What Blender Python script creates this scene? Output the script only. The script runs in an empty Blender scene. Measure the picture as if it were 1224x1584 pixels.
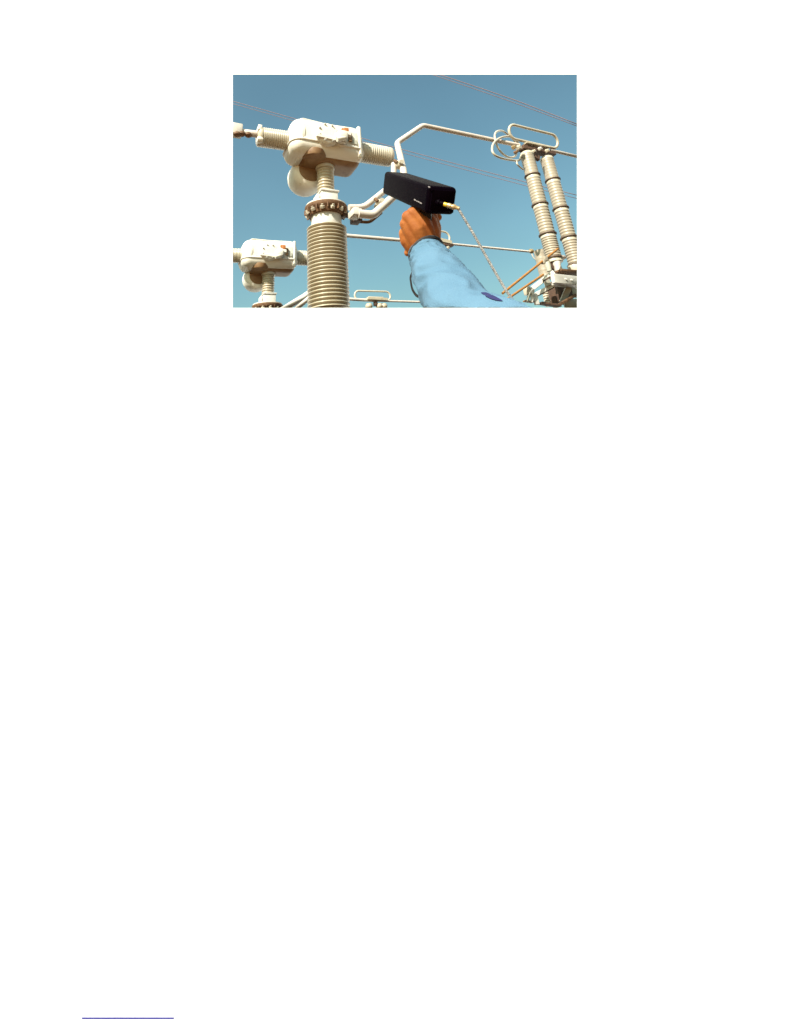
import bpy, bmesh, math, random
from mathutils import Vector, Matrix, noise
from mathutils.bvhtree import BVHTree
from mathutils.geometry import intersect_line_plane
random.seed(7)
SC = bpy.context.scene
COL = SC.collection
R = math.radians

# ------------------------------------------------------------------ camera, sky, sun, exposure
FOC = 700.0                      # focal length in photograph pixels (photograph 1224 x 1584)
PX, PY = 626.0, 296.0            # principal point: middle of the picture on the page
PITCH, ROLL = R(26.5), R(6.5)
EYE = Vector((0, 0, 1.6))
FWD = Vector((0, math.cos(PITCH), math.sin(PITCH)))
_u0 = Vector((0, -math.sin(PITCH), math.cos(PITCH)))
_r0 = Vector((1, 0, 0))
UP = _u0 * math.cos(ROLL) + _r0 * math.sin(ROLL)
RGT = _r0 * math.cos(ROLL) - _u0 * math.sin(ROLL)
cd = bpy.data.cameras.new('camera')
cam = bpy.data.objects.new('camera', cd)
COL.objects.link(cam)
SC.camera = cam
M = Matrix((RGT, UP, -FWD)).transposed().to_4x4()
M.translation = EYE
cam.matrix_world = M
cd.sensor_fit = 'VERTICAL'
cd.sensor_height = 36.0
cd.lens = FOC / 1584.0 * 36.0
cd.shift_x = -(PX - 612.0) / 1584.0
cd.shift_y = -(792.0 - PY) / 1584.0
cd.clip_start = 0.05
cd.clip_end = 2000

SUN_AZ, SUN_EL = R(-27), R(42)      # azimuth measured from straight behind the camera, negative to the left
sun_dir = Vector((math.sin(SUN_AZ) * math.cos(SUN_EL), -math.cos(SUN_AZ) * math.cos(SUN_EL), math.sin(SUN_EL)))
w = bpy.data.worlds.new('World')
SC.world = w
w.use_nodes = True
nt = w.node_tree
bg = nt.nodes['Background']
sky = nt.nodes.new('ShaderNodeTexSky')
sky.sky_type = 'NISHITA'
sky.sun_disc = False
sky.sun_elevation = SUN_EL
sky.sun_rotation = math.atan2(sun_dir.x, sun_dir.y)
sky.altitude = 0
sky.air_density = 1.3
sky.dust_density = 4.4
sky.ozone_density = 1.0
film = nt.nodes.new('ShaderNodeMix')          # the greenish cast of the old colour film
film.data_type = 'RGBA'
film.blend_type = 'MULTIPLY'
film.inputs[0].default_value = 1
film.inputs[7].default_value = (0.81, 1.125, 0.985, 1)
nt.links.new(sky.outputs[0], film.inputs[6])
air = nt.nodes.new('ShaderNodeTexNoise')       # thin uneven haze in the sky
air.inputs['Scale'].default_value = 2.6
air.inputs['Detail'].default_value = 3
amp = nt.nodes.new('ShaderNodeMapRange')
amp.inputs['From Min'].default_value = .3
amp.inputs['From Max'].default_value = .7
amp.inputs['To Min'].default_value = .955
amp.inputs['To Max'].default_value = 1.045
wtc = nt.nodes.new('ShaderNodeTexCoord')
nt.links.new(wtc.outputs['Generated'], air.inputs['Vector'])
nt.links.new(air.outputs[0], amp.inputs[0])
veil = nt.nodes.new('ShaderNodeVectorMath')
veil.operation = 'SCALE'
nt.links.new(film.outputs[2], veil.inputs[0])
nt.links.new(amp.outputs[0], veil.inputs['Scale'])
nt.links.new(veil.outputs[0], bg.inputs[0])
bg.inputs[1].default_value = 0.066
sl = bpy.data.lights.new('sun', 'SUN')
sl.energy = 5.0
sl.angle = R(0.5)
sl.color = (1.0, 0.93, 0.82)
so = bpy.data.objects.new('sun', sl)
COL.objects.link(so)
so.rotation_euler = (-sun_dir).to_track_quat('-Z', 'Y').to_euler()
so.location = sun_dir * 20
SC.view_settings.view_transform = 'Standard'
SC.view_settings.look = 'None'
SC.view_settings.gamma = 1
SC.view_settings.exposure = 1.25
SC.view_settings.use_curve_mapping = False

# ------------------------------------------------------------------ measuring: from a sight line to a point of the place
def ray(px, py):
    return FWD + RGT * ((px - PX) / FOC) - UP * ((py - PY) / FOC)
def at(px, py, d):                       # d: distance along the viewing axis
    return EYE + ray(px, py) * d
def pj(p):
    q = p - EYE
    z = q.dot(FWD)
    return PX + FOC * q.dot(RGT) / z, PY - FOC * q.dot(UP) / z, z
AZ = math.atan2(0.8642, 0.5031)          # the bays run this way (from straight ahead to the right)
D1 = Vector((math.sin(AZ), math.cos(AZ), 0))
D2 = Vector((-math.cos(AZ), math.sin(AZ), 0))
ZZ = Vector((0, 0, 1))
def on_plane(px, py, o, k=0.0):          # point on the upright plane along the bay through o, k metres behind it
    v = ray(px, py)
    return EYE + v * ((o + D2 * k - EYE).dot(D2) / v.dot(D2))
def z_on(o, py):                         # height at which the upright line through o is seen at row py
    lo, hi = -3.0, 12.0
    for _ in range(50):
        m = (lo + hi) / 2
        if pj(Vector((o.x, o.y, m)))[1] > py: lo = m
        else: hi = m
    return lo

# ------------------------------------------------------------------ materials
ALB = .60                        # overall paleness of the yard's weathered surfaces
def mat(name, c1, c2, rough=0.5, scale=8, metal=0.0, spots=None, spot_amt=0.62, bump=0.15, bscale=60, spec=0.4, stretch=None):
    m = bpy.data.materials.new(name)
    c1, c2 = [tuple(v * ALB for v in c_) for c_ in (c1, c2)]
    if spots: spots = tuple(v * ALB for v in spots)
    m.use_nodes = True
    n, l = m.node_tree.nodes, m.node_tree.links
    b = n['Principled BSDF']
    tc = n.new('ShaderNodeTexCoord')
    src = tc.outputs['Object']
    if stretch:
        mp = n.new('ShaderNodeMapping')
        mp.inputs['Scale'].default_value = stretch
        l.new(src, mp.inputs[0])
        src = mp.outputs[0]
    nz = n.new('ShaderNodeTexNoise')
    nz.inputs['Scale'].default_value = scale
    nz.inputs['Detail'].default_value = 6
    l.new(src, nz.inputs['Vector'])
    rp = n.new('ShaderNodeValToRGB')
    rp.color_ramp.elements[0].position = 0.3
    rp.color_ramp.elements[1].position = 0.7
    rp.color_ramp.elements[0].color = (*c1, 1)
    rp.color_ramp.elements[1].color = (*c2, 1)
    l.new(nz.outputs[0], rp.inputs[0])
    col = rp.outputs[0]
    if spots:
        n2 = n.new('ShaderNodeTexNoise')
        n2.inputs['Scale'].default_value = scale * 1.7
        n2.inputs['Detail'].default_value = 8
        n2.inputs['Roughness'].default_value = 0.65
        l.new(src, n2.inputs['Vector'])
        r2 = n.new('ShaderNodeValToRGB')
        r2.color_ramp.elements[0].position = spot_amt
        r2.color_ramp.elements[1].position = spot_amt + 0.12
        l.new(n2.outputs[0], r2.inputs[0])
        mx = n.new('ShaderNodeMix')
        mx.data_type = 'RGBA'
        l.new(r2.outputs[0], mx.inputs[0])
        l.new(col, mx.inputs[6])
        mx.inputs[7].default_value = (*spots, 1)
        col = mx.outputs[2]
    l.new(col, b.inputs['Base Color'])
    b.inputs['Roughness'].default_value = rough
    b.inputs['Metallic'].default_value = metal
    b.inputs['Specular IOR Level'].default_value = spec
    if bump:
        n3 = n.new('ShaderNodeTexNoise')
        n3.inputs['Scale'].default_value = bscale
        n3.inputs['Detail'].default_value = 4
        l.new(src, n3.inputs['Vector'])
        bp = n.new('ShaderNodeBump')
        bp.inputs['Strength'].default_value = bump
        bp.inputs['Distance'].default_value = 0.01
        l.new(n3.outputs[0], bp.inputs['Height'])
        l.new(bp.outputs[0], b.inputs['Normal'])
    return m
MT = dict(
    white=mat('weathered white paint', (.90, .85, .73), (.98, .94, .84), .45, 5, spots=(.46, .29, .16), spot_amt=.63),
    block=mat('clean white paint', (.76, .74, .68), (.82, .80, .75), .5, 9),
    porcelain=mat('beige porcelain', (.52, .445, .315), (.62, .54, .40), .3, 6, spots=(.40, .31, .20), spot_amt=.62, stretch=(1, 1, .35), bump=.05),
    pale=mat('pale glazed porcelain', (.60, .53, .40), (.68, .62, .50), .3, 6, bump=.05),
    collar=mat('grey white cement collar', (.66, .62, .55), (.76, .73, .67), .6, 12),
    pipe=mat('dull aluminium tube', (.68, .60, .53), (.78, .70, .63), .45, 7, spots=(.48, .33, .22), spot_amt=.70),
    rust=mat('rusted steel', (.12, .055, .024), (.24, .125, .055), .75, 25, spots=(.10, .035, .015), spot_amt=.58),
    brown=mat('dark oxidised hardware', (.07, .035, .022), (.14, .075, .045), .7, 20),
    orange=mat('orange rust patch', (.42, .13, .03), (.55, .2, .05), .7, 30),
    rod=mat('orange brown insulated rod', (.34, .14, .03), (.45, .21, .05), .5, 30),
    steel=mat('white painted steel', (.70, .67, .60), (.80, .77, .71), .5, 8, spots=(.30, .17, .09), spot_amt=.66),
    green=mat('pale grey green steel', (.48, .47, .38), (.58, .57, .47), .55, 8),
    black=mat('black plastic casing', (.0022, .0008, .0028), (.0032, .0012, .0038), .5, 40, bump=.08, bscale=300, spec=.012),
    grip=mat('black rubber grip', (.006, .003, .003), (.010, .005, .005), .7, 60),
    print=mat('white print', (.27, .24, .24), (.33, .30, .30), .6, 30, bump=0),
    yellow=mat('yellow band', (.75, .48, .02), (.8, .55, .03), .4, 30, bump=0),
    brass=mat('brass fitting', (.50, .34, .15), (.62, .47, .26), .4, 60, metal=.5),
    cable=mat('braided steel cable', (.20, .19, .185), (.50, .485, .47), .38, 260, metal=.35, bump=.6, bscale=600),
    skin=mat('tanned skin', (.31, .082, .013), (.45, .150, .031), .68, 40, bump=.08, bscale=160, spec=.25),
    cloth=mat('light blue cotton', (.106, .216, .325), (.128, .246, .362), .85, 10, bump=.35, bscale=500, spec=.15),
    navy=mat('navy blue cloth', (.008, .009, .085), (.012, .013, .11), .8, 60),
    strap=mat('black webbing strap', (.008, .008, .010), (.016, .016, .02), .7, 80),
    wire=mat('overhead conductor', (.26, .19, .21), (.29, .21, .23), .7, 3, bump=0, spec=.1),
    paper=mat('white paper', (.995, 1.0, 1.0), (1.0, 1.0, 1.0), .95, .05, bump=0, spec=0),
    gravel=mat('tan gravel', (.42, .23, .10), (.54, .31, .15), .95, 30, bump=.6, bscale=40, spec=.1),
    pan=mat('tan browned as underside shade', (.24, .125, .050), (.34, .20, .09), .55, 9, spots=(.20, .08, .03), spot_amt=.58),  # shade of the undersides put into the brown base colour
    post=mat('dull beige porcelain', (.37, .315, .235), (.44, .38, .295), .4, 5, spots=(.33, .26, .17), spot_amt=.62, stretch=(1, 1, .3), bump=.05),
    ink=mat('blue ink', (.006, .006, .26), (.006, .006, .28), .9, 1, bump=0, spec=0),
)

# ------------------------------------------------------------------ mesh building
class MB:
    def __init__(self):
        self.v, self.f = [], []
    def add(self, vs, fs):
        b = len(self.v)
        self.v += [Vector(p) for p in vs]
        self.f += [[i + b for i in f] for f in fs]
        return self
    def box(self, c, ax, bev=0.0, seg=2):           # ax: three half-extent vectors
        bm = bmesh.new()
        bmesh.ops.create_cube(bm, size=2)
        L = [a.length for a in ax]
        U = [a.normalized() for a in ax]
        for v in bm.verts:
            v.co = Vector((v.co.x * L[0], v.co.y * L[1], v.co.z * L[2]))
        if bev:
            bmesh.ops.bevel(bm, geom=bm.edges[:], offset=bev, segments=seg, profile=.5, affect='EDGES')
        bm.verts.index_update()
        vs = [c + U[0] * v.co.x + U[1] * v.co.y + U[2] * v.co.z for v in bm.verts]
        fs = [[v.index for v in f.verts] for f in bm.faces]
        flip = U[0].cross(U[1]).dot(U[2]) < 0
        if flip: fs = [f[::-1] for f in fs]
        bm.free()
        return self.add(vs, fs)
    def beam(self, p, q, wv, h, bev=0.004):          # bar from p to q; wv: sideways vector (half), h: other half size
        d = (q - p) / 2
        n = d.cross(wv).normalized() * h
        wv = n.cross(d).normalized() * wv.length
        return self.box((p + q) / 2, (d, wv, n), bev, 1)
    def lathe(self, o, axis, prof, seg=40, cap=True):
        a = axis.normalized()
        t = Vector((1, 0, 0)) if abs(a.x) < .8 else Vector((0, 1, 0))
        e1 = (t - a * t.dot(a)).normalized()
        e2 = a.cross(e1)
        vs, fs = [], []
        for r, z in prof:
            for i in range(seg):
                an = 2 * math.pi * i / seg
                vs.append(o + a * z + (e1 * math.cos(an) + e2 * math.sin(an)) * max(r, 1e-4))
        n = len(prof)
        for j in range(n - 1):
            for i in range(seg):
                k = (i + 1) % seg
                fs.append([j * seg + i, j * seg + k, (j + 1) * seg + k, (j + 1) * seg + i])
        if cap:
            fs.append([i for i in range(seg)][::-1])
            fs.append([(n - 1) * seg + i for i in range(seg)])
        return self.add(vs, fs)
    def tube(self, pts, r, seg=14, closed=False, cap=True):
        n = len(pts)
        rr = r if isinstance(r, (list, tuple)) else [r] * n
        T = []
        for i in range(n):
            a = pts[(i - 1) % n] if (closed or i > 0) else pts[i]
            b = pts[(i + 1) % n] if (closed or i < n - 1) else pts[i]
            T.append((b - a).normalized())
        t0 = T[0]
        ref = Vector((0, 0, 1)) if abs(t0.z) < .9 else Vector((0, 1, 0))
        nrm = (ref - t0 * ref.dot(t0)).normalized()
        vs, fs = [], []
        for i in range(n):
            nrm = (nrm - T[i] * nrm.dot(T[i])).normalized()
            bn = T[i].cross(nrm)
            for j in range(seg):
                an = 2 * math.pi * j / seg
                vs.append(pts[i] + (nrm * math.cos(an) + bn * math.sin(an)) * rr[i])
        m = n if closed else n - 1
        for i in range(m):
            i2 = (i + 1) % n
            for j in range(seg):
                k = (j + 1) % seg
                fs.append([i * seg + j, i * seg + k, i2 * seg + k, i2 * seg + j])
        if cap and not closed:
            fs.append(list(range(seg))[::-1])
            fs.append([(n - 1) * seg + j for j in range(seg)])
        return self.add(vs, fs)
    def ball(self, c, r, seg=16, sq=(1, 1, 1)):
        vs, fs = [], []
        h = seg // 2
        for i in range(h + 1):
            a = math.pi * (i + .02) / (h + .04)
            for j in range(seg):
                b = 2 * math.pi * j / seg
                vs.append(c + Vector((math.sin(a) * math.cos(b) * sq[0], math.sin(a) * math.sin(b) * sq[1], math.cos(a) * sq[2])) * r)
        for i in range(h):
            for j in range(seg):
                k = (j + 1) % seg
                fs.append([i * seg + j, (i + 1) * seg + j, (i + 1) * seg + k, i * seg + k])
        fs.append(list(range(seg)))
        fs.append([h * seg + j for j in range(seg)][::-1])
        return self.add(vs, fs)
    def build(self, name, m, parent=None, frame=None, smooth=True, ang=40):
        """frame: matrix of the thing's root; without a parent the mesh gets its own origin"""
        if frame is None:
            c = sum(self.v, Vector()) / len(self.v)
            frame = Matrix.Translation(c)
        inv = frame.inverted()
        me = bpy.data.meshes.new(name)
        me.from_pydata([inv @ p for p in self.v], [], self.f)
        me.update()
        bm = bmesh.new()
        bm.from_mesh(me)
        bmesh.ops.recalc_face_normals(bm, faces=bm.faces[:])
        bm.to_mesh(me)
        bm.free()
        if smooth:
            me.polygons.foreach_set('use_smooth', [True] * len(me.polygons))
            me.set_sharp_from_angle(angle=R(ang))
        me.materials.append(MT[m])
        o = bpy.data.objects.new(name, me)
        COL.objects.link(o)
        if parent is not None: o.parent = parent
        else: o.matrix_world = frame
        return o
def tag(o, label, cat, group=None, kind=None):
    if label: o['label'] = label
    if cat: o['category'] = cat
    if group: o['group'] = group
    if kind: o['kind'] = kind
    return o
def thing(name, label, cat, loc, rot=0.0, group=None):
    o = bpy.data.objects.new(name, None)
    COL.objects.link(o)
    o.empty_display_size = .1
    fr = Matrix.Translation(loc) @ Matrix.Rotation(rot, 4, 'Z')
    o.matrix_world = fr
    tag(o, label, cat, group)
    return o, fr
def bend(pts, rad, n=6):                      # polyline with rounded corners
    out = [pts[0]]
    for i in range(1, len(pts) - 1):
        p, a, b = pts[i], pts[i - 1], pts[i + 1]
        r = min(rad, (a - p).length * .45, (b - p).length * .45)
        s, e = p + (a - p).normalized() * r, p + (b - p).normalized() * r
        for k in range(n + 1):
            t = k / n
            out.append(s * (1 - t) ** 2 + p * 2 * t * (1 - t) + e * t * t)
    out.append(pts[-1])
    return out
def smooth_path(pts, n=8):                    # Catmull-Rom
    out = []
    for i in range(len(pts) - 1):
        p0 = pts[max(i - 1, 0)]; p1 = pts[i]; p2 = pts[i + 1]; p3 = pts[min(i + 2, len(pts) - 1)]
        for k in range(n):
            t = k / n
            out.append(.5 * ((2 * p1) + (p2 - p0) * t + (2 * p0 - 5 * p1 + 4 * p2 - p3) * t * t + (3 * p1 - p0 - 3 * p2 + p3) * t ** 3))
    out.append(pts[-1])
    return out
def sheds(z0, z1, n, rc, rs, tip=.3):         # profile of n ribs between z0 and z1
    p = [(rc, z0)]
    d = (z1 - z0) / n
    for i in range(n):
        a = z0 + i * d
        p += [(rc, a + d * .12), (rs * .985, a + d * .34), (rs, a + d * .42), (rs, a + d * .56), (rs * .985, a + d * .64), (rc, a + d * .92)]
    p.append((rc, z1))
    return p
def children(o):
    return [c for c in bpy.data.objects if c.parent == o]
def copy_tree(o, parent=None):
    c = o.copy()
    COL.objects.link(c)
    if parent is not None: c.parent = parent
    for ch in children(o): copy_tree(ch, c)
    return c

# ------------------------------------------------------------------ the white page behind everything, open where the sky is
PAGE_Y = 60.0
def on_page(px, py, y=PAGE_Y):
    v = ray(px, py)
    return EYE + v * (y / v.y)
L_, R_, T_, B_ = 360.3, 892.8, 115.2, 476.3
inn = [on_page(L_, T_), on_page(R_, T_), on_page(R_, B_), on_page(L_, B_)]
out = [on_page(-330, -260), on_page(1560, -260), on_page(1560, 1850), on_page(-330, 1850)]
vs, fs = [], []
back = Vector((0, .04, 0))
for q in (out, inn): vs += q
for q in (out, inn): vs += [p + back for p in q]
for i in range(4):
    j = (i + 1) % 4
    fs += [[i, j, 4 + j, 4 + i], [8 + j, 8 + i, 12 + i, 12 + j], [j, i, 8 + i, 8 + j], [4 + i, 4 + j, 12 + j, 12 + i]]
page = tag(MB().add(vs, fs).build('page', 'paper', smooth=False), None, None, kind='structure')
pf = page.matrix_world.copy()
a, b, c, d = [on_page(x, y, PAGE_Y - .02) for x, y in ((126.8, 1574.0), (269.2, 1574.0), (269.2, 1576.2), (126.8, 1576.2))]
th = Vector((0, .012, 0))
MB().add([a, b, c, d, a + th, b + th, c + th, d + th],
         [[0, 1, 2, 3], [7, 6, 5, 4], [0, 4, 5, 1], [1, 5, 6, 2], [2, 6, 7, 3], [3, 7, 4, 0]]).build('underline', 'ink', page, pf, smooth=False)

# the gravel the photographer stands on
gp = [Vector((-90, -160, 0)), Vector((90, -160, 0)), Vector((90, .9, 0)), Vector((-90, .9, 0))]
tag(MB().add(gp, [[0, 1, 2, 3]]).build('ground', 'gravel', smooth=False), None, None, kind='structure')

# ------------------------------------------------------------------ overhead lines far behind
def wire(px, label, y=18.0, r=.034):
    pts = [on_page(x, yy, y) for x, yy in px]
    d0, d1 = pts[0] - pts[1], pts[-1] - pts[-2]
    pts = [pts[0] + d0.normalized() * 3] + pts + [pts[-1] + d1.normalized() * 3]
    return tag(MB().tube(smooth_path(pts, 6), r * .27, 8).build('overhead_wire', 'wire'), label, 'overhead wire', 'overhead wires against the sky')
wire([(679, 115), (790, 152.5), (893, 192)], 'upper thin wire of the pair crossing the top right sky', r=.075)
wire([(668, 115), (790, 157), (893, 195)], 'lower thin wire of the pair crossing the top right sky', r=.06)
wire([(360, 156.5), (454, 183), (563, 214.5), (640, 236), (803, 279), (893, 302)], 'upper faint wire sloping behind the near tank and above the black detector', r=.06)
wire([(360, 160.5), (454, 187), (563, 219), (640, 241), (803, 284.5), (893, 307)], 'lower faint wire sloping behind the near tank and above the black detector', r=.05)

# ------------------------------------------------------------------ current transformer: porcelain column carrying a white tank
A0 = at(507, 400, 5.0)                       # a point on the column axis
AXA = Vector((A0.x, A0.y, 0))
zA = lambda py: z_on(AXA, py)
z_fl = zA(330)
ROOT_A = Vector((AXA.x, AXA.y, z_fl))
ct, fa = thing('current_transformer', 'near white tank on a ribbed beige porcelain column left of the detector', 'transformer', ROOT_A, math.atan2(D1.y, D1.x), 'white tank transformers')
def LA(px, py, k=0.0):                        # point in the thing's own axes
    return fa.inverted() @ on_plane(px, py, AXA, k)
def W(x, y, z):
    return fa @ Vector((x, y, z))
X, Y = D1, D2
# main porcelain
zt, zb = zA(353), zA(482)
MB().lathe(Vector((AXA.x, AXA.y, 0)), ZZ, sheds(zb, zt, 23, .190, .223), 64).build('porcelain_column', 'porcelain', ct, fa, ang=60)
MB().lathe(Vector((AXA.x, AXA.y, 0)), ZZ, [(.174, zt - .01), (.178, zt + .005), (.170, zt + .06), (.170, z_fl - .02)], 48).build('collar', 'collar', ct, fa)
# bolted flange: two rusty rings, bolts between them
fl = MB().lathe(ROOT_A, ZZ, [(.165, -.050), (.196, -.050), (.200, -.044), (.205, -.020), (.232, .012), (.246, .030), (.246, .062), (.240, .068), (.10, .068)], 64).build('flange', 'rust', ct, fa)
tlt = (ZZ * .75 + X * .66).normalized()
b0 = MB().lathe(W(.222, 0, -.012), tlt, [(.018, -.020), (.027, -.018), (.027, .010), (.014, .012), (.014, .03)], 6).build('bolt', 'pale', fl, fa, ang=20)
for i in range(1, 12):
    c = b0.copy(); COL.objects.link(c); c.parent = fl
    c.rotation_euler = (0, 0, 2 * math.pi * i / 12)
rib = MB().box(W(.236, 0, .0), (X * .016, Y * .007, ZZ * .030), .003, 1).build('flange_rib', 'rust', fl, fa)
for i in range(12):
    c = rib if i == 0 else rib.copy()
    if i: COL.objects.link(c); c.parent = fl
    c.rotation_euler = (0, 0, 2 * math.pi * (i + .5) / 12)
MB().lathe(ROOT_A, ZZ, [(.228, .069), (.234, .072), (.234, .085), (.14, .098)], 64).build('top_plate', 'white', ct, fa)
# white pedestal block
zp0, zp1 = .098, z_on(AXA, 302) - z_fl
hz = (zp1 - zp0) / 2
MB().box(W(.01, -.02, zp0 + hz), (X * .098, Y * .10, ZZ * hz), .012).box(W(-.115, 0, zp0 + hz * .8), (X * .018, Y * .07, ZZ * hz * .8), .006).build('pedestal_block', 'block', ct, fa)
MB().box(W(.01, -.02, zp1 + .008), (X * .110, Y * .115, ZZ * .010), .004).build('pedestal_lid', 'block', ct, fa)
# upper insulator
zu0, zu1 = zp1 + .018, z_on(AXA, 257) - z_fl
MB().lathe(ROOT_A, ZZ, sheds(zu0, zu1 - .06, 8, .088, .103), 40).build('neck_insulator', 'porcelain', ct, fa, ang=60)
MB().lathe(ROOT_A, ZZ, [(.09, zu1 - .06), (.112, zu1 - .052), (.116, zu1 - .03), (.108, zu1 - .012), (.08, zu1), (.078, zu1 + .05), (.06, zu1 + .06), (.06, zu1 + .14)], 40).build('neck_cap', 'pale', ct, fa)
for i, (dx, dy, h) in enumerate(((-.08, -.07, .12), (.06, -.09, .1), (-.03, -.1, .13), (.1, .02, .1))):
    MB().lathe(W(dx, dy, zu1 + .01), ZZ, [(.016, 0), (.016, .03), (.010, .03), (.010, h), (.017, h), (.017, h + .02)], 6).build('neck_bolt', 'rust', ct, fa)
# tank: rounded box body with flat underside pan
tl, tr = LA(447, 225, -.1), LA(559, 235, -.1)
TL, TR = tl.x, tr.x
TZ = LA(503, 227.5).z
tcx, thx = (TL + TR) / 2, (TR - TL) / 2
hy, hz_ = .255, .215
SX = tcx + .14
body = MB().box(W(tcx, 0, TZ - .012), (X * thx, Y * hy, ZZ * (hz_ + .030)), .135, 8)
tank = body.build('tank', 'white', ct, fa, ang=50)
rm_, zr = [], TZ - hz_ * .50
for sx, sy, a0 in ((1, -1, -90), (1, 1, 0), (-1, 1, 90), (-1, -1, 180)):
    for k in range(7):
        an = R(a0 + 15 * k)
        rm_.append(W(tcx + sx * (thx - .135) + .137 * math.cos(an), sy * (hy - .135) + .139 * math.sin(an), zr))
MB().tube(rm_, .014, 8, closed=True).build('tank_rim', 'white', tank, fa)
MB().box(W(tcx + .06, .03, TZ - hz_ * .66), (X * thx * .80, Y * hy * .80, ZZ * .155), .10, 6).build('bottom_pan', 'pan', tank, fa)  # separate brown piece so the tank's underside looks shaded
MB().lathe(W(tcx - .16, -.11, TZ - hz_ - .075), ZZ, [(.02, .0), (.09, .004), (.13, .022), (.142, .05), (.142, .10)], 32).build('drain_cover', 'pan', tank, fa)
MB().lathe(W(TL + .13, 0, TZ - .005), X, [(.225, -.018), (.266, -.016), (.266, .016), (.225, .018)], 40).build('tank_flange', 'white', tank, fa)
MB().box(W(TR - .075, 0, TZ + .0), (X * .026, Y * (hy + .005), ZZ * (hz_ + .02)), .10 if False else .024, 3).build('end_band', 'white', tank, fa)
# round cover bolted on the front, terminal bracket and rusty patch
for i in range(9):
    rb = MB().lathe(W(TL + .12 + i * (TR - TL - .2) / 8, -hy + .004, TZ - hz_ * .50 + .010), ZZ, [(.013, 0), (.013, .016), (.007, .018), (.007, .026)], 6).build('rim_bolt', 'collar', tank, fa, ang=20)
fc = MB().lathe(W(tcx - .05, -hy + .02, TZ - .015), -Y, [(.155, -.05), (.150, .075), (.135, .095), (.08, .105), (.03, .106)], 12).build('front_cover', 'white', tank, fa, ang=25)
for i in range(8):
    an = 2 * math.pi * (i + .5) / 8
    MB().lathe(W(tcx - .05 + .118 * math.cos(an), -hy - .072, TZ - .015 + .118 * math.sin(an)), -Y, [(.014, 0), (.014, .018), (.008, .02), (.008, .03)], 6).build('cover_bolt', 'collar', tank, fa, ang=20)
MB().box(W(tcx + .30, -hy - .004, TZ - .03), (X * .045, Y * .006, ZZ * .03), .002, 1).build('nameplate', 'green', tank, fa)
MB().beam(W(tcx - .20, -hy - .075, TZ - .08), W(tcx + .16, -hy - .085, TZ - .11), ZZ * .022, .02).build('cover_strap', 'white', tank, fa)
MB().box(W(tcx + .11, -hy - .05, TZ - .03), (X * .055, Y * .06, ZZ * .075), .02, 2).box(W(tcx + .10, -hy - .13, TZ - .06), (X * .055, Y * .05, ZZ * .055), .018, 2).box(W(tcx + .17, -hy - .13, TZ - .02), (X * .045, Y * .022, ZZ * .03), .01, 1) \
    .lathe(W(tcx + .07, -hy - .15, TZ - .12), (X + ZZ * .4), [(.03, -.05), (.035, 0), (.03, .06)], 12).build('terminal_bracket', 'white', tank, fa)
MB().box(W(SX + .045, -hy - .03, TZ + .075), (X * .030, Y * .04, ZZ * .042), .006).box(W(SX + .02, -hy - .01, TZ + .115), (X * .02, Y * .02, ZZ * .018), .005).build('rusty_latch', 'orange', tank, fa)
MB().box(W(tcx + .25, -hy + .0, TZ + .02), (X * .022, Y * .03, ZZ * .06), .006).build('shade_plate', 'pan', tank, fa)  # brown plate painting the shade right of the latch
hd = [W(TL + .1, -.19, TZ + hz_ - .06), W(TL + .13, -.16, TZ + hz_ + .028), W(tcx, -.13, TZ + hz_ + .03), W(TR - .1, -.16, TZ + hz_ + .028), W(TR - .05, -.19, TZ + hz_ - .06)]
MB().tube(bend(hd, .05), .013, 10).build('lifting_rail', 'white', tank, fa)
# hanging drum behind, its face browned to paint in the tank's shade
dc = LA(473, 277, .34)
MB().lathe(W(dc.x, .12, dc.z), Y, [(.02, -.035), (.10, -.028), (.17, -.005), (.205, .03), (.22, .08), (.22, .26), (.20, .33), (.14, .38), (.02, .40)], 40).build('rear_drum', 'white', ct, fa)
MB().lathe(W(dc.x, .115, dc.z), Y, [(.150, .0), (.150, -.022), (.10, -.04), (.02, -.045)], 40).build('drum_shade_face', 'pan', ct, fa)
# ribbed side bushings
def bushing(p, q, r, n, name):
    ax = (q - p)
    L = ax.length
    prof = sheds(0, L * .86, n, r * .955, r) + [(r * .98, L * .87), (r * .98, L * .96), (r * .8, L)]
    return MB().lathe(p, ax, prof, 40).build(name, 'pale', ct, fa, ang=60)
pL = LA(398, 211.5); qL = LA(451, 219)
zl = qL.z
bushing(W(TL + .06, 0, zl), W(pL.x, 0, pL.z), .121, 15, 'bushing')
pr = LA(605, 243.5)
bushing(W(TR - .04, 0, LA(560, 236).z), W(pr.x, 0, pr.z), .134, 15, 'bushing')
# left terminal of the bushing
e = LA(360, 204.5); e2 = LA(396, 208.5)
MB().tube([W(e2.x + .02, 0, e2.z + .01), W(e.x - .05, 0, e.z + .01)], .042, 12).build('terminal_stem', 'pipe', ct, fa)
MB().box(W(LA(366, 203).x, 0, LA(366, 202).z), (X * .06, Y * .06, ZZ * .072), .014).build('terminal_clamp', 'collar', ct, fa)
h = MB()
for q in ((366, 213), (373, 212.5), (383, 214)):
    g = LA(*q); h.ball(W(g.x, -.05, g.z + .015), .042, 10, (1, 1, .8))
h.build('terminal_bolt', 'rust', ct, fa)
g = LA(402, 216, -.1)
MB().box(W(LA(400, 204).x, -.05, LA(400, 204).z), (X * .022, Y * .06, ZZ * .035), .008).build('bushing_clamp', 'white', ct, fa)
MB().lathe(W(g.x, -.11, g.z - .01), X, [(.035, -.03), (.04, 0), (.03, .03)], 12).build('clamp_ring', 'white', ct, fa)

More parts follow.
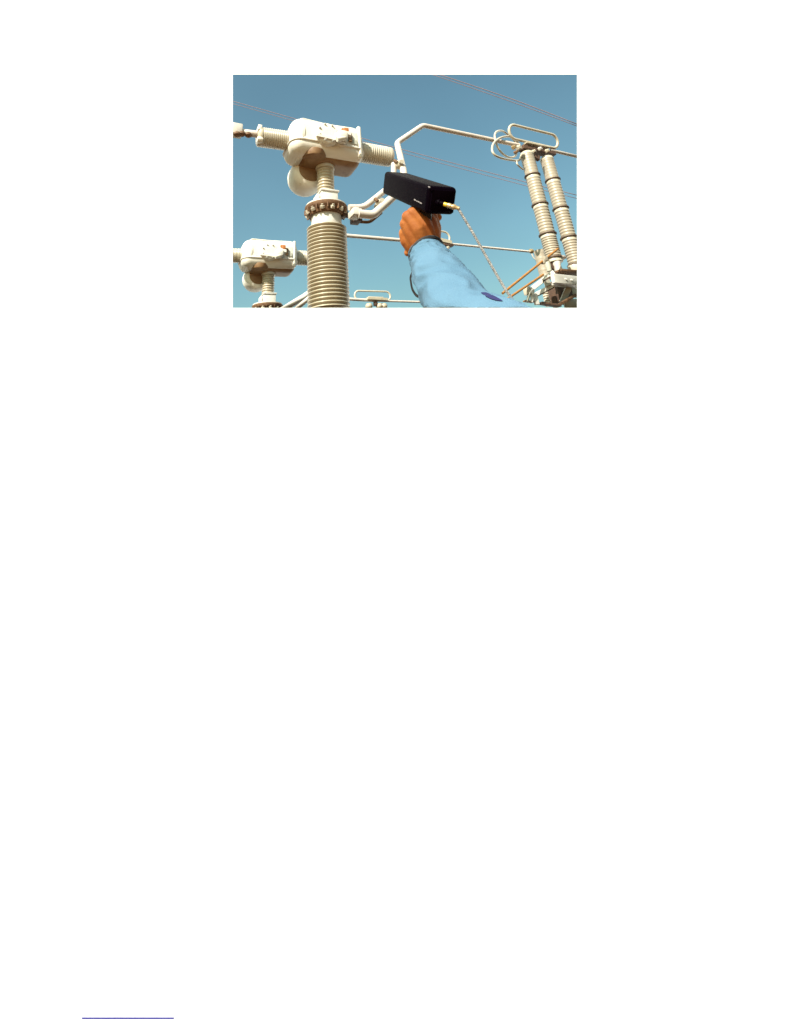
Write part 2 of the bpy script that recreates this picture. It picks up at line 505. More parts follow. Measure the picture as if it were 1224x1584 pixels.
# second transformer behind: a copy one bay deeper
ct2 = copy_tree(ct)
ct2['label'] = 'far smaller white tank in the lower left, behind the ribbed column'
dA = pj(W(tcx, 0, TZ))[2]
tgt = at(415.5, 397.5, dA / .722)
src = W(tcx, 0, TZ)
ct2.matrix_world = Matrix.Translation(ct.matrix_world.translation + tgt - src) @ ct.matrix_world.to_3x3().to_4x4()
AXB = ct2.matrix_world.translation.copy()

# ------------------------------------------------------------------ tubular conductors of the near bay
PA = AXA
def on_a(px, py, k=0.0): return on_plane(px, py, PA, k)
def on_b(px, py, k=0.0): return on_plane(px, py, AXB, k)
cb, fb = thing('tube_conductor', 'pale bent metal tube rising over the detector to the right insulator posts', 'conductor tube', on_a(654, 193), group='tube conductors')
main = bend([on_a(577, 333, -.33) + D1 * -.18, on_a(577, 333, -.33), on_a(628, 287, -.33), on_a(624, 262, -.28), on_a(614.5, 221), on_a(654.5, 194), on_a(803, 225)], .055)
MB().tube(main, [.050 - .014 * i / (len(main) - 1) for i in range(len(main))], 18).build('tube', 'pipe', cb, fb)
MB().tube(bend([on_a(540, 321, -.22), on_a(563, 321, -.22), on_a(609, 284, -.22), on_a(609.5, 253, -.22)], .12), .036, 16).build('parallel_tube', 'pipe', cb, fb)
MB().tube(bend([on_a(557, 343, -.1), on_a(572, 344, -.1), on_a(590, 329, -.1)], .05), .019, 10).build('lower_tube', 'rust', cb, fb)
for q, k in (((587, 314.5), -.27), ((617, 255), -.24)):
    c = on_a(*q, k)
    s = MB().ball(c, .062 if q[1] < 300 else .050, 18)
    s.lathe(c, D2, [(.03, -.09), (.03, .09)], 12)
    ob = s.build('spacer_clamp', 'pale', cb, fb)
    MB().lathe(on_a(q[0] - 5, q[1] - 5.5, k - .03), Vector((-.5, .1, .6)), [(.022, -.03), (.022, .02), (.012, .03)], 8).build('clamp_bolt', 'rust', ob, fb)
c = on_a(549.5, 331, -.27)
MB().box(c, (D1 * .055, D2 * .085, ZZ * .042), .012).box(c + D1 * .0 - ZZ * -.03, (D1 * .03, D2 * .065, ZZ * .03), .01).build('flange_clamp', 'collar', cb, fb)
c = on_a(551, 341, -.1)
MB().box(c, (D1 * .05, D2 * .075, ZZ * .03), .008).box(c - D1 * .09 + ZZ * .05, (D1 * .08, D2 * .03, ZZ * .02), .006).build('clamp_bracket', 'brown', cb, fb)
t = tag(MB().tube([on_a(852, 232.5), on_a(905, 245)], .029, 16).build('tube_conductor', 'pipe'), 'short straight tube running right from the top of the right insulator posts', 'conductor tube', 'tube conductors')

# middle bay: straight tube behind hand
pb_, fb2 = thing('tube_conductor', 'straight pale tube passing behind the wrist to the right posts', 'conductor tube', on_b(690, 374), group='tube conductors')
MB().tube([on_b(519, 363), on_b(690, 377.3)], .037, 16).build('tube', 'pipe', pb_, fb2)
MB().tube([on_b(688, 376.5), on_b(833, 390.5)], .026, 14).build('thin_tube', 'pipe', pb_, fb2)
MB().lathe(on_b(822, 388.5), D1, [(.045, -.05), (.055, -.03), (.055, .03), (.045, .05)], 14).build('end_clamp', 'brass', pb_, fb2)
MB().box(on_b(833, 391.5), (D1 * .06, D2 * .06, ZZ * .05), .015).build('end_lug', 'pipe', pb_, fb2)
MB().box(on_b(832, 394.5), (D1 * .03, D2 * .06, ZZ * .035), .01).build('end_bolt', 'brown', pb_, fb2)
MB().tube([on_b(822, 391), on_b(825, 398), on_b(830, 403)], .017, 8).build('jumper_strap', 'steel', pb_, fb2)
# far bay
AXC = on_b(575, 462) + D2 * 2.2
def on_c(px, py, k=0.0): return on_plane(px, py, AXC, k)
pc_, fc2 = thing('tube_conductor', 'far thin straight tube at the bottom, left of the blue sleeve', 'conductor tube', on_c(600, 466), group='tube conductors')
MB().tube([on_c(520, 461.5), on_c(580, 465)], .036, 14).build('tube', 'pipe', pc_, fc2)
MB().tube([on_c(578, 465), on_c(700, 468.5)], .026, 12).build('thin_tube', 'pipe', pc_, fc2)
# twin jumpers of the second transformer at bottom left
jb, fj = thing('tube_jumper', 'pair of white tubes slanting up at the bottom, left of the ribbed column', 'conductor tube', on_b(455, 466), group='tube conductors')
MB().tube([on_b(425, 487, -.7), on_b(470, 459.5, -.7), on_b(500, 438, -.7)], .048, 14).build('tube', 'block', jb, fj)
MB().tube([on_b(447, 488, -.9), on_b(476, 463, -.9), on_b(505, 440, -.9)], .034, 14).build('tube', 'pipe', jb, fj)

# ------------------------------------------------------------------ right-hand insulator posts
def post(px_mid, label, tops, rows, kk=0.0):
    o = on_a(px_mid[0], px_mid[1], kk)
    ax = Vector((o.x, o.y, 0))
    z = lambda py: z_on(ax, py)
    root, fr = thing('insulator_post', label, 'insulator', Vector((o.x, o.y, z(rows[-1]))), math.atan2(D1.y, D1.x), 'insulator posts at the right')
    ys = [tops] + rows
    for i in range(len(ys) - 1):
        z1, z0 = z(ys[i]), z(ys[i + 1])
        r = .110 + .003 * i
        n = 9 if i else 7
        dep = (.0006, .0042, .0068, .009)[min(i, 3)]
        MB().lathe(ax, ZZ, sheds(z0 + .035, z1 - .02, n, r - dep, r), 40).build('porcelain_section', 'post', root, fr, ang=60)
        MB().lathe(ax, ZZ, [(r * .96, z0 - .045), (r * 1.01, z0 - .04), (r * 1.01, z0 + .005), (r * .97, z0 + .012)], 40).build('joint_collar', 'pale', root, fr)
        MB().lathe(ax, ZZ, [(r * 1.0, z0 + .008), (r * 1.17, z0 + .012), (r * 1.17, z0 + .026), (r * 1.0, z0 + .03)], 40).build('joint_ring', 'brown', root, fr)
    zt_ = z(tops)
    MB().lathe(ax, ZZ, [(.112, zt_ - .025), (.116, zt_ - .01), (.105, zt_ + .025), (.08, zt_ + .045), (.05, zt_ + .055)], 32).build('cap', 'pale', root, fr)
    return ax, z
a1, z1f = post((837.5, 325), 'left insulator post of the tall beige pair, orange rod crossing its foot', 239.5, [274, 319, 365, 402])
a2, z2f = post((868, 325), 'right insulator post of the tall beige pair, cut by the right edge', 247, [281, 325, 370, 412])
# clamps, rings on top
tc_, ft = thing('post_top_clamp', 'dark rusty clamp assembly bridging the tops of the paired insulator posts', 'clamp', on_a(830, 232))
p1 = on_a(812, 231); p2 = on_a(850, 240)
m = MB()
m.beam(on_a(806, 229.0), on_a(856, 239.5), D2 * .07, .035)
m.beam(on_a(818, 236, -.05), on_a(834, 246, -.05), D2 * .03, .045)
m.build('bridge', 'brown', tc_, ft)
MB().beam(on_a(812, 222, -.05), on_a(848, 229.5, -.05), D2 * .05, .012).build('top_strip', 'porcelain', tc_, ft)
for q, s, mt in (((803.5, 228), .034, 'pale'), ((836, 230), .026, 'collar'), ((826, 234), .024, 'pale'), ((796, 227.5), .028, 'brass'), ((847, 233), .026, 'pale'), ((799, 235), .02, 'rust')):
    MB().lathe(on_a(q[0], q[1], -.09), -D2 + D1 * .3, [(s * 1.3, -.04), (s * 1.3, .0), (s, .004), (s, .03)], 6).build('clamp_bolt', mt, tc_, ft, ang=20)
def racetrack(c, ux, uz, L, H, r, n=14):
    pts = []
    hl = L / 2 - H / 2
    for i in range(n + 1):
        a = -math.pi / 2 + math.pi * i / n
        pts.append(c + ux * (hl + math.cos(a) * H / 2) + uz * math.sin(a) * H / 2)
    for i in range(n + 1):
        a = math.pi / 2 + math.pi * i / n
        pts.append(c + ux * (-hl + math.cos(a) * H / 2) + uz * math.sin(a) * H / 2)
    return MB().tube(pts, r, 12, closed=True)
c = on_a(826.5, 211.5, -.05)
LL = (on_a(864.5, 224, -.05) - on_a(788.5, 203, -.05)).length
tag(racetrack(c, D1, (ZZ * .93 + D2 * -.2).normalized(), LL, .255, .024).build('grading_ring', 'pale'),
    'long oval corona ring standing upright above the paired insulator posts', 'corona ring', 'oval corona rings')
def loop3(pts, r, label):
    r *= 1.2
    n = len(pts)
    P = []
    for i in range(n):
        p0, p1, p2, p3 = pts[(i - 1) % n], pts[i], pts[(i + 1) % n], pts[(i + 2) % n]
        for k in range(6):
            t = k / 6
            P.append(.5 * ((2 * p1) + (p2 - p0) * t + (2 * p0 - 5 * p1 + 4 * p2 - p3) * t * t + (3 * p1 - p0 - 3 * p2 + p3) * t ** 3))
    return tag(MB().tube(P, r, 10, closed=True).build('grading_ring', 'pale'), label, 'corona ring', 'oval corona rings')
loop3([on_a(765.5, 210, -.10), on_a(769, 203.5, -.04), on_a(778, 203, .06), on_a(790, 212, .14), on_a(799, 223, .17), on_a(798, 240, .1), on_a(788, 243.5, .0), on_a(776, 236, -.1), on_a(768.5, 224, -.13)], .014,
      'back oval corona ring encircling the bent tube beside the posts')
loop3([on_a(761.5, 229, -.2), on_a(766, 219, -.16), on_a(778, 212, -.05), on_a(794, 213, .05), on_a(806, 230, .08), on_a(804, 247, .0), on_a(790, 247.5, -.1), on_a(774, 244, -.2), on_a(764, 238, -.22)], .015,
      'front lower corona ring hanging below the bent tube beside the posts')
tag(MB().tube(smooth_path([on_a(799, 249, -.06), on_a(800.5, 254, -.07), on_a(805, 259, -.05), on_a(809, 262, -.02)], 6), .014, 10).build('ring_stay', 'pale'),
    'short curved stay under the rings at the left post top', 'stay')
# rings of the other two bays
cB = on_b(672, 365.5)
tag(racetrack(cB, D1, ZZ, .78, .26, .021).build('grading_ring', 'pale'), 'corona ring on the middle tube, half hidden behind the fist', 'corona ring', 'oval corona rings')
mb_, fm = thing('tube_clamp', 'tan clamp on the middle tube right of the wrist', 'clamp', on_b(690, 376))
MB().beam(on_b(676, 371.5), on_b(697, 376.5), D2 * .07, .04).build('clamp_body', 'porcelain', mb_, fm)
MB().beam(on_b(682, 379), on_b(700, 380.2), D2 * .06, .025).build('clamp_underside', 'brown', mb_, fm)
MB().lathe(on_b(692, 383), ZZ, [(.05, -.03), (.06, .0), (.045, .05)], 14).build('post_cap', 'pale', mb_, fm)
cC = on_c(577, 457.5)
LC = (on_c(604.5, 459) - on_c(549.5, 456)).length
tag(racetrack(cC, D1, ZZ, LC, .22, .022).build('grading_ring', 'pale'), 'far oval corona ring on the bottom tube, left of the sleeve', 'corona ring', 'oval corona rings')
mc_, fmc = thing('tube_clamp', 'far pale clamp under the oval ring on the bottom tube', 'clamp', on_c(582, 464))
MB().beam(on_c(567, 462.5), on_c(598, 464), D2 * .09, .03).build('clamp_body', 'porcelain', mc_, fmc)
MB().beam(on_c(569, 460), on_c(592, 460.6), D2 * .05, .012).build('clamp_strip', 'pale', mc_, fmc)
for x in (571, 587, 594):
    MB().lathe(on_c(x, 473), ZZ, [(.075, -.12), (.085, -.02), (.085, .01), (.06, .05), (.03, .06)], 18).build('post_cap', 'porcelain', mc_, fmc)
MB().box(on_c(581, 470), (D1 * .04, D2 * .05, ZZ * .05), .01).build('clamp_bolt', 'brown', mc_, fmc)
# post of the middle bay, seen behind the left post's foot
oB = on_a(840.5, 410, .55)
axB = Vector((oB.x, oB.y, 0))
ip, fip = thing('insulator_post', 'smooth beige post behind the foot of the left tall insulator post', 'insulator', oB, group='insulator posts at the right')
MB().lathe(axB, ZZ, sheds(z_on(axB, 432), z_on(axB, 388), 5, .099, .100), 32).build('porcelain_section', 'post', ip, fip, ang=60)

# ------------------------------------------------------------------ feet of the posts and the white steel frame
ff, f3 = thing('pedestal_fitting', 'pale bolted foot under the left tall insulator post', 'post foot', on_a(858, 410))
MB().lathe(on_a(861.5, 400.5), ZZ, [(.10, -.012), (.135, -.008), (.135, .012), (.10, .016)], 32).build('foot_plate', 'pipe', ff, f3)
MB().lathe(on_a(862, 409.5, -.05), ZZ, [(.045, -.11), (.06, -.08), (.05, -.02), (.062, .02), (.055, .06)], 16).build('lug', 'collar', ff, f3)
MB().lathe(on_a(847.5, 409, -.05), ZZ, [(.035, -.10), (.04, -.02), (.035, .05)], 16).build('lug', 'green', ff, f3)
MB().box(on_a(854, 409, .03), (D1 * .09, D2 * .05, ZZ * .09), .01).build('foot_block', 'brown', ff, f3)
f2, f4 = thing('pedestal_fitting', 'pale round foot under the right tall insulator post', 'post foot', on_a(888, 416))
MB().lathe(on_a(889, 413), ZZ, [(.085, -.11), (.10, -.08), (.105, -.01), (.098, .02)], 32).build('foot_cap', 'pale', f2, f4)
sf, fs_ = thing('steel_frame', 'white painted steel support frame in the lower right corner', 'frame', on_a(870, 450))
kf = -.18
MB().beam(on_a(858, 421.5, -.02), on_a(905, 425.5, -.02), D2 * .14, .016).build('top_rail', 'rust', sf, fs_)
MB().beam(on_a(855, 431, kf - .13), on_a(905, 436, kf - .13), D2 * .03, .062).build('front_beam', 'steel', sf, fs_)
MB().beam(on_a(857, 438.5, kf + .1), on_a(905, 443, kf + .1), D2 * .10, .010).build('front_beam_flange', 'steel', sf, fs_)
MB().beam(on_a(857, 421, kf - .04), on_a(823.5, 446, kf + .12), ZZ * .030, .02).build('side_plate', 'steel', sf, fs_)
MB().beam(on_a(853, 427, kf - .075), on_a(840, 435.5, kf - .03), ZZ * .010, .008).build('slot', 'brown', sf, fs_)
MB().beam(on_a(850, 434.5, kf + .0), on_a(842, 437.0, kf), ZZ * .055, .015).build('gusset', 'green', sf, fs_)
MB().beam(on_a(856, 441, kf + .02), on_a(829, 455.5, kf + .1), ZZ * .026, .03).build('lower_brace', 'steel', sf, fs_)
MB().beam(on_a(856, 444.5, kf + .04), on_a(830, 458.2, kf + .12), ZZ * .012, .028).build('brace_flange', 'brown', sf, fs_)
MB().box(on_a(864, 453, .32), (D1 * .13, D2 * .12, ZZ * .16), .02).build('cavity_shade_box', 'brown', sf, fs_)  # dark box standing in for the shade inside the frame
MB().beam(on_a(881.5, 441, .02), on_a(869.5, 469, .06), D1 * .05, .012).build('diagonal_brace', 'green', sf, fs_)
MB().beam(on_a(888, 440, .10), on_a(890, 460, .10), D1 * .03, .02).build('upright', 'green', sf, fs_)
MB().beam(on_a(890, 456.5, -.05), on_a(858, 475.5, -.05), ZZ * .02, .03).build('lower_strut', 'rust', sf, fs_)
MB().box(on_a(886, 472, .05), (D1 * .16, D2 * .02, ZZ * .09), .008).build('lower_panel', 'green', sf, fs_)
MB().box(on_a(891, 450, .25), (D1 * .07, D2 * .06, ZZ * .08), .008).build('back_box', 'brown', sf, fs_)
MB().beam(on_a(827, 455, kf), on_a(831, 471.5, kf), D1 * .032, .02).build('side_foot', 'steel', sf, fs_)
MB().lathe(on_a(846, 463, .05), ZZ, sheds(-.1, .1, 6, .034, .045), 20).build('small_insulator', 'pale', sf, fs_)
MB().beam(on_a(836, 469, -.1), on_a(866, 473.5, -.1), D2 * .04, .015).build('cross_bar', 'brown', sf, fs_)
MB().box(on_a(858, 464, .0), (D1 * .035, D2 * .03, ZZ * .05), .012).build('coupling', 'brown', sf, fs_)
for a_, b_ in (((859, 421, ), (869, 431)),):
    MB().beam(on_a(*a_, kf - .06), on_a(*b_, kf - .06), D2 * .006, .006, .001).build('stay_bar', 'brown', sf, fs_)
for q in ((875, 432), (884, 433.2)):
    MB().lathe(on_a(q[0], q[1], kf - .16), -D2, [(.014, 0), (.014, .02)], 6).build('bolt', 'steel', sf, fs_, ang=20)
lm, f5 = thing('rod_linkage', 'small cream rod linkage at the left end of the white frame', 'linkage', on_a(818, 455))
MB().box(on_a(815.5, 450, kf), (D1 * .035, D2 * .04, ZZ * .055), .012).build('linkage_block', 'pale', lm, f5)
for q0, q1 in (((820.5, 446), (816, 467)), ((825, 449), (822, 468)), ((822, 446), (823, 461))):
    MB().beam(on_a(*q0, kf - .03), on_a(*q1, kf - .03), D2 * .02, .010, .002).build('link_bar', 'green' if q0[0] < 822 else 'steel', lm, f5)
MB().beam(on_a(811, 465.5, kf), on_a(825, 467.5, kf), D2 * .03, .008).build('foot_strip', 'rod', lm, f5)
tag(MB().tube([on_a(777.5, 453.8, -.35), on_a(863, 385, -.22)], [.0155, .0165], 12).build('operating_rod', 'rod'), 'upper longer orange brown rod slanting across the left post foot', 'rod', 'slanting orange rods')
tag(MB().tube([on_a(785, 462.3, -.35), on_a(840.5, 424.8, -.25)], [.0145, .0155], 12).build('operating_rod', 'rod'), 'lower shorter orange brown rod slanting to the white frame', 'rod', 'slanting orange rods')
tag(MB().box(on_a(843.5, 400.5, -.26), (D1 * .035, D2 * .03, ZZ * .036), .012).box(on_a(840.5, 405, -.26), (D1 * .018, D2 * .03, ZZ * .03), .008).build('rod_joint', 'post'), 'beige joint holding the upper orange rod against the post', 'joint')

# ------------------------------------------------------------------ the handheld detector
q0 = at(664, 287.5, .85)
e1 = at(596, 265, 1.07) - q0
e2 = at(708, 291, .868) - q0
e3 = at(661.5, 332, .85) - q0
u1 = e1.normalized()
u2 = (e2 - u1 * e2.dot(u1)).normalized()
u3 = u1.cross(u2)
if u3.dot(e3) < 0: u3 = -u3
l1, l2, l3 = e1.length * 1.03, .0625, .0545
ctr = q0 + (u1 * l1 + u2 * l2 + u3 * l3) / 2
det, fd = thing('handheld_detector', 'black box shaped detector held up in the raised fist', 'detector', ctr)
MB().box(ctr, (u1 * l1 / 2, u2 * l2 / 2, u3 * l3 / 2), .0085, 5).build('body', 'black', det, fd)
MB().box(q0 + u1 * -.001 + u2 * l2 / 2 + u3 * l3 / 2, (u1 * .002, u2 * (l2 / 2 - .006), u3 * (l3 / 2 - .006)), .0015, 2).build('end_plate', 'black', det, fd)
def on_side(px, py, off=.0008):              # point on the long face turned to the viewer
    v = ray(px, py)
    return EYE + v * ((q0 - u2 * off - EYE).dot(u2) / v.dot(u2))
# small light mark on the long side, too worn to read
mk0, mk1 = on_side(641.0, 306.8), on_side(653.0, 312.4)
dm = (mk1 - mk0)
lm_ = MB()
def stroke(x0, y0, x1, y1, wd=.0011):
    p = mk0 + dm * x0 + u3 * y0; q = mk0 + dm * x1 + u3 * y1
    lm_.beam(p, q, (q - p).cross(u2).normalized() * wd / 2, .0004, 0)
dh = .0048
for x0_, x1_, y0_, y1_ in ((0, .24, .1, .9), (.30, .48, .3, .9), (.53, .70, .2, .9), (.75, 1.0, .3, 1.0)):   # worn blocks, not legible
    stroke(x0_, dh * (y0_ + y1_) / 2, x1_, dh * (y0_ + y1_) / 2, dh * (y1_ - y0_) * .6)
lm_.build('maker_mark', 'print', det, fd, smooth=False)
MB().box(on_side(664.3, 288.6, .0) + u3 * .001, (u1 * .004, u2 * .0008, u3 * .0010), .0004, 1).build('corner_mark', 'print', det, fd)  # small pale bar at the near top corner
for i in (.12, .88):
    for j in (.14, .86):
        MB().lathe(q0 - u1 * .0028 + u2 * l2 * i + u3 * l3 * j, -u1, [(.0022, -.001), (.0022, .0006), (.0014, .0012)], 10).build('screw', 'black', det, fd)
# pistol grip
g0 = at(655, 326, .935); g1 = at(653, 385, .925)
MB().beam(g0, g1, u2 * .014, .019, .006).build('grip', 'grip', det, fd)
# connector on the rear face
v = ray(676, 312.5)
c0 = EYE + v * ((q0 - EYE).dot(u1) / v.dot(u1))
cdir = (at(707, 321.5, .842) - c0).normalized()
cl = (at(707, 321.5, .842) - c0).length
MB().lathe(c0, cdir, [(.0065, -.002), (.0065, .006), (.0045, .007), (.0045, cl * .36)], 16).build('socket', 'black', det, fd)
cable, fcb = thing('signal_cable', 'braided metal cable with brass plug hanging from the detector to the sleeve', 'cable', c0)
MB().lathe(c0, cdir, [(.0040, cl * .36), (.0040, cl * .52)], 16).build('yellow_band', 'yellow', cable, fcb)
MB().lathe(c0, cdir, [(.003, cl * .52), (.0048, cl * .56), (.0048, cl * .70), (.0033, cl * .72), (.0033, cl * .77), (.0052, cl * .79), (.0052, cl * .90), (.0038, cl * .95), (.0032, cl * 1.12)], 12).build('plug', 'brass', cable, fcb)
cp = [c0 + cdir * cl * 1.0, at(711, 326, .84), at(722, 344, .832), at(735, 366, .82), at(757, 405, .80), at(778, 441, .775), at(793.5, 464.5, .755), at(803, 480, .74)]
MB().tube(smooth_path(cp, 10), .0024, 12).build('braided_sheath', 'cable', cable, fcb)

# ------------------------------------------------------------------ the raised arm
per, fp = thing('person', 'raised left arm in light blue sleeve, fist gripping the black detector', 'person', at(665, 392, .85))
def capsule(mb, chain, seg=14):
    pts = [at(x, y, d + (.054 + max(0, x - 648) * .0004 if y < 430 else 0)) for x, y, d, r in chain]
    rs = [r for *_, r in chain]
    P, RR = [], []
    for i in range(len(pts) - 1):
        for k in range(6):
            t = k / 6
            P.append(pts[i].lerp(pts[i + 1], t)); RR.append(rs[i] + (rs[i + 1] - rs[i]) * t)
    P.append(pts[-1]); RR.append(rs[-1])
    mb.tube(P, RR, seg)
    for p, r in ((P[0], RR[0]), (P[-1], RR[-1])): mb.ball(p, r, 14)
    for i in range(6, len(P) - 1, 6): mb.ball(P[i], RR[i], 14)
hand = MB()
capsule(hand, [(676, 415, .85, .0255), (662, 390, .86, .0265), (656, 374, .875, .0275)])
capsule(hand, [(668, 380, .855, .020), (640, 384, .875, .016), (631, 391, .872, .008)])
# back of the hand: four metacarpals and wrist bones
capsule(hand, [(641, 385, .872, .017), (630, 372, .872, .0150), (626.5, 361, .873, .0130)])
capsule(hand, [(648, 382, .862, .019), (638, 362, .862, .0165), (628.0, 346.5, .865, .0130)])
capsule(hand, [(656, 378, .858, .020), (646, 354, .856, .0170), (631.5, 335, .862, .0130)])
capsule(hand, [(664, 374, .862, .020), (656, 348, .862, .0175), (638.5, 330, .868, .0130)])
capsule(hand, [(652, 372, .868, .024), (650, 352, .872, .024), (642, 342, .876, .018)])
# fingers bent round the grip
for (kx, ky, kd), r, dx in (((638, 330, .868), .0108, 2), ((631, 336, .862), .0112, 0), ((627.5, 347.5, .865), .0108, 0), ((626, 362, .873), .0098, 1)):
    capsule(hand, [(kx, ky, kd, r * 1.12), (kx - 1.5 + dx, ky - 1, kd + .032, r), (kx + 7 + dx, ky + 1, kd + .058, r * .95), (kx + 26 + dx, ky + 4, kd + .066, r * .9), (kx + 40, ky + 6, kd + .052, r * .8)], 12)
# thumb muscle and thumb on the far side
capsule(hand, [(668, 372, .868, .019), (671, 352, .885, .0165), (668, 336, .90, .0135), (656, 327, .925, .0115), (640, 325, .94, .0100)])
capsule(hand, [(663, 343, .882, .018), (667, 360, .872, .020)])
capsule(hand, [(672, 366, .862, .0125), (674, 371, .86, .0115)])
ob = hand.build('forearm_and_hand', 'skin', per, fp)
rm = ob.modifiers.new('rm', 'REMESH'); rm.mode = 'VOXEL'; rm.voxel_size = .0018; rm.use_smooth_shade = True
smm = ob.modifiers.new('sm', 'SMOOTH'); smm.iterations = 4; smm.factor = .5
dg = bpy.context.evaluated_depsgraph_get()
me = bpy.data.meshes.new_from_object(ob.evaluated_get(dg))
ob.modifiers.clear()
old = ob.data
ob.data = me
me.name = 'forearm_and_hand'
if not me.materials: me.materials.append(MT['skin'])
bpy.data.meshes.remove(old)

# sleeve: rings measured across the arm
RG = [((632.5, 396), (690, 389), .900), ((634, 404), (697, 396), .884), ((637, 415), (706, 410), .855), ((641, 430), (721, 425.5), .81), ((648, 452), (740, 449), .76),
      ((656, 475), (757, 472), .70), ((672, 512), (787, 489), .645), ((715, 565), (856, 503), .58), ((800, 650), (960, 532), .52), ((900, 740), (1080, 590), .47)]
def sleeve_rings(sub=10):
    S = []
    n = len(RG)
    key = [(at(*l, d), at(*r_, d)) for l, r_, d in RG]
    for i in range(n - 1):
        for k in range(sub):
            t = k / sub
            f_ = []
            for s in (0, 1):
                p0, p1, p2, p3 = key[max(i - 1, 0)][s], key[i][s], key[i + 1][s], key[min(i + 2, n - 1)][s]
                f_.append(.5 * ((2 * p1) + (p2 - p0) * t + (2 * p0 - 5 * p1 + 4 * p2 - p3) * t * t + (3 * p1 - p0 - 3 * p2 + p3) * t ** 3))
            S.append(f_)
    S.append(list(key[-1]))
    return S
S = sleeve_rings()
NS = 72
cs = [(l + r_) / 2 for l, r_ in S]
vs, fs = [], []
for i, (l, r_) in enumerate(S):
    dv = (cs[min(i + 2, len(S) - 1)] - cs[max(i - 2, 0)]).normalized()
    a_ = (r_ - l) / 2
    b_ = dv.cross(a_).normalized() * a_.length * .92
    for j in range(NS):
        an = 2 * math.pi * j / NS
        rd = a_ * math.cos(an) + b_ * math.sin(an)
        p = cs[i] + rd
        q = (p - cs[0]) * 1.0
        amt = min(1.0, i / 9)
        # folds: slanting creases, stronger toward the elbow
        g = q.dot(dv)
        nz = noise.noise(Vector((q.x * 18, q.y * 8, q.z * 18)) + Vector((3, 1, 7))) * .5 + noise.noise(Vector((q.x * 40, q.y * 14, q.z * 36 + 9))) * .14
        rg = 1 - abs(noise.noise(Vector((math.cos(an) * 1.1, math.sin(an) * 1.1, i * .11 + an * .25)) * 1.4))
        disp = a_.length * amt * (nz * .10 + (rg ** 3 - .5) * .12)
        if i == 0: disp = -.0004
        if i in (1,): disp = .0016
        if i in (8, 9): disp -= .0014
        vs.append(p + rd.normalized() * disp)
for i in range(len(S) - 1):
    for j in range(NS):
        k = (j + 1) % NS
        fs.append([i * NS + j, i * NS + k, (i + 1) * NS + k, (i + 1) * NS + j])
# turned-in hem
base = len(vs)
for rr_, off in ((.90, .0), (.88, .06)):
    l, r_ = S[0]
    dv = (cs[2] - cs[0]).normalized()
    a_ = (r_ - l) / 2; b_ = dv.cross(a_).normalized() * a_.length * .92
    for j in range(NS):
        an = 2 * math.pi * j / NS
        vs.append(cs[0] + dv * off + (a_ * math.cos(an) + b_ * math.sin(an)) * rr_)
for j in range(NS):
    k = (j + 1) % NS
    fs.append([j, base + j, base + k, k][::-1])
    fs.append([base + j, base + NS + j, base + NS + k, base + k][::-1])
fs.append([base + NS + j for j in range(NS)])
fs.append([(len(S) - 1) * NS + j for j in range(NS)])
sl_mb = MB().add(vs, fs)
sleeve = sl_mb.build('sleeve', 'cloth', per, fp, ang=80)
bvh = BVHTree.FromPolygons(sl_mb.v, sl_mb.f)
def on_sleeve(px, py, lift=.002):
    v = ray(px, py).normalized()
    hit, nrm, _, _ = bvh.ray_cast(EYE, v)
    while hit is None and py < 476:            # the crease may run a little lower here
        py += .5
        v = ray(px, py).normalized()
        hit, nrm, _, _ = bvh.ray_cast(EYE, v)
    if hit is None: return None
    return hit - v * lift
# navy tab lying along the upper edge of the sleeve
top_e = [(744.5, 452.0), (752, 451.9), (760, 455.2), (768, 459.0), (777, 464.2)]
bot_e = [(744.5, 453.2), (752, 458.2), (760, 462.2), (768, 464.4), (777, 465.4)]
def along(q, t):
    t *= len(q) - 1
    i = min(int(t), len(q) - 2)
    return q[i][0] + (q[i + 1][0] - q[i][0]) * (t - i), q[i][1] + (q[i + 1][1] - q[i][1]) * (t - i)
NU, NV = 18, 6
tv = []
for j in range(NV + 1):
    for i in range(NU + 1):
        p, q = along(top_e, i / NU), along(bot_e, i / NU)
        tv.append(on_sleeve(p[0] + (q[0] - p[0]) * j / NV, p[1] + (q[1] - p[1]) * j / NV, .0030))
if all(tv):
    n = len(tv)
    dn = ray(760, 455).normalized() * .0012
    vs = tv + [p + dn for p in tv]
    w1 = NU + 1
    fs = []
    for j in range(NV):
        for i in range(NU):
            k = j * w1 + i
            fs += [[k, k + 1, k + w1 + 1, k + w1], [n + k + w1, n + k + w1 + 1, n + k + 1, n + k]]
    rim = list(range(w1)) + [j * w1 + NU for j in range(1, NV + 1)] + [NV * w1 + i for i in range(NU - 1, -1, -1)] + [j * w1 for j in range(NV - 1, 0, -1)]
    for i in range(len(rim)):
        k, k2 = rim[i], rim[(i + 1) % len(rim)]
        fs.append([k, n + k, n + k2, k2])
    MB().add(vs, fs).build('sleeve_tab', 'navy', sleeve, fp)
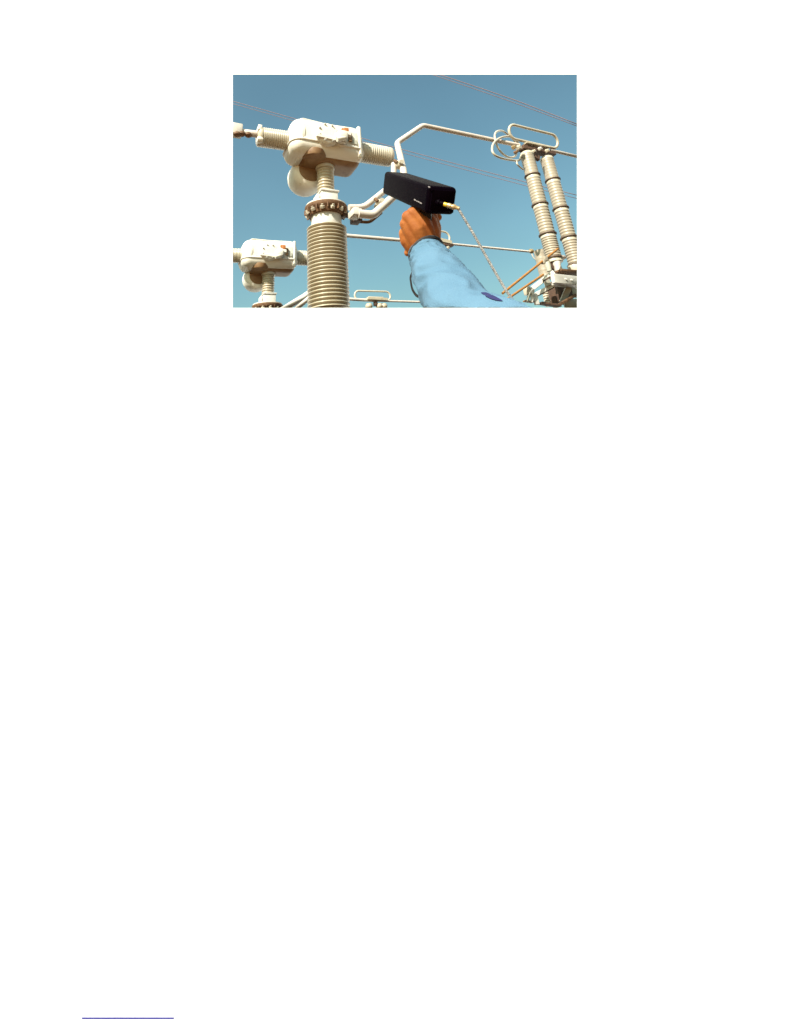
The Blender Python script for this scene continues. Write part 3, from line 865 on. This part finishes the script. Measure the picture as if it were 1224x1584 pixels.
# dark watch band just above the cuff
l, r_ = S[0]
dv = (cs[2] - cs[0]).normalized()
a_ = (r_ - l) / 2; b_ = dv.cross(a_).normalized() * a_.length * .92
wb = [cs[0] - dv * (.005 + .014 * math.cos(2 * math.pi * j / 40)) + (a_ * math.cos(2 * math.pi * j / 40) + b_ * math.sin(2 * math.pi * j / 40)) * .95 for j in range(40)]
MB().tube(wb, .0050, 8, closed=True).build('wristband', 'strap', per, fp)
# black wrist strap hanging behind the sleeve
sp = smooth_path([at(640, 418, .84), at(635.5, 428, .84), at(635.8, 436, .838), at(638, 447, .836), at(643, 455.5, .834), at(648, 458.8, .832), at(654, 459, .83), at(664, 450, .83)], 8)
stm = MB()
n = len(sp)
for i in range(n - 1):
    dd = (sp[i + 1] - sp[i]).normalized()
    stm.beam(sp[i] - dd * .0006, sp[i + 1] + dd * .0006, dd.cross(FWD).normalized() * .0017, .0045, 0)
tag(stm.build('wrist_strap', 'strap'), 'thin black strap looping out at the left of the sleeve', 'strap')

# ------------------------------------------------------------------ nothing is modelled beyond what the picture shows
bpy.context.view_layer.update()
def edge_plane(p, q, inside):
    n = (ray(*p)).cross(ray(*q)).normalized()
    if ray(*inside).dot(n) > 0: n = -n
    return n
PL = [edge_plane((300, T_), (900, T_), (600, 300)), edge_plane((L_, 100), (L_, 500), (600, 300)), edge_plane((R_, 100), (R_, 500), (600, 300)), edge_plane((300, B_), (900, B_), (600, 300))]
for o in [o for o in COL.objects if o.type == 'MESH' and o.name.split('.')[0] not in ('page', 'underline', 'ground')]:
    mw = o.matrix_world
    co = [mw @ v.co - EYE for v in o.data.vertices]
    cut = False
    gone = False
    for n in PL:
        ds = [p.dot(n) for p in co]
        if min(ds) > 0: gone = True
        elif max(ds) > 0: cut = True
    if gone:
        for ch in children(o): bpy.data.objects.remove(ch)
        bpy.data.objects.remove(o)
        continue
    if not cut: continue
    if o.data.users > 1: o.data = o.data.copy()
    bm = bmesh.new()
    bm.from_mesh(o.data)
    inv = mw.inverted()
    lc = inv @ EYE
    for n in PL:
        ln = (inv.to_3x3() @ n).normalized()
        bmesh.ops.bisect_plane(bm, geom=bm.verts[:] + bm.edges[:] + bm.faces[:], plane_co=lc, plane_no=ln, clear_outer=True)
        be = [e for e in bm.edges if e.is_boundary]
        if be: bmesh.ops.holes_fill(bm, edges=be, sides=0)
    bm.to_mesh(o.data)
    bm.free()
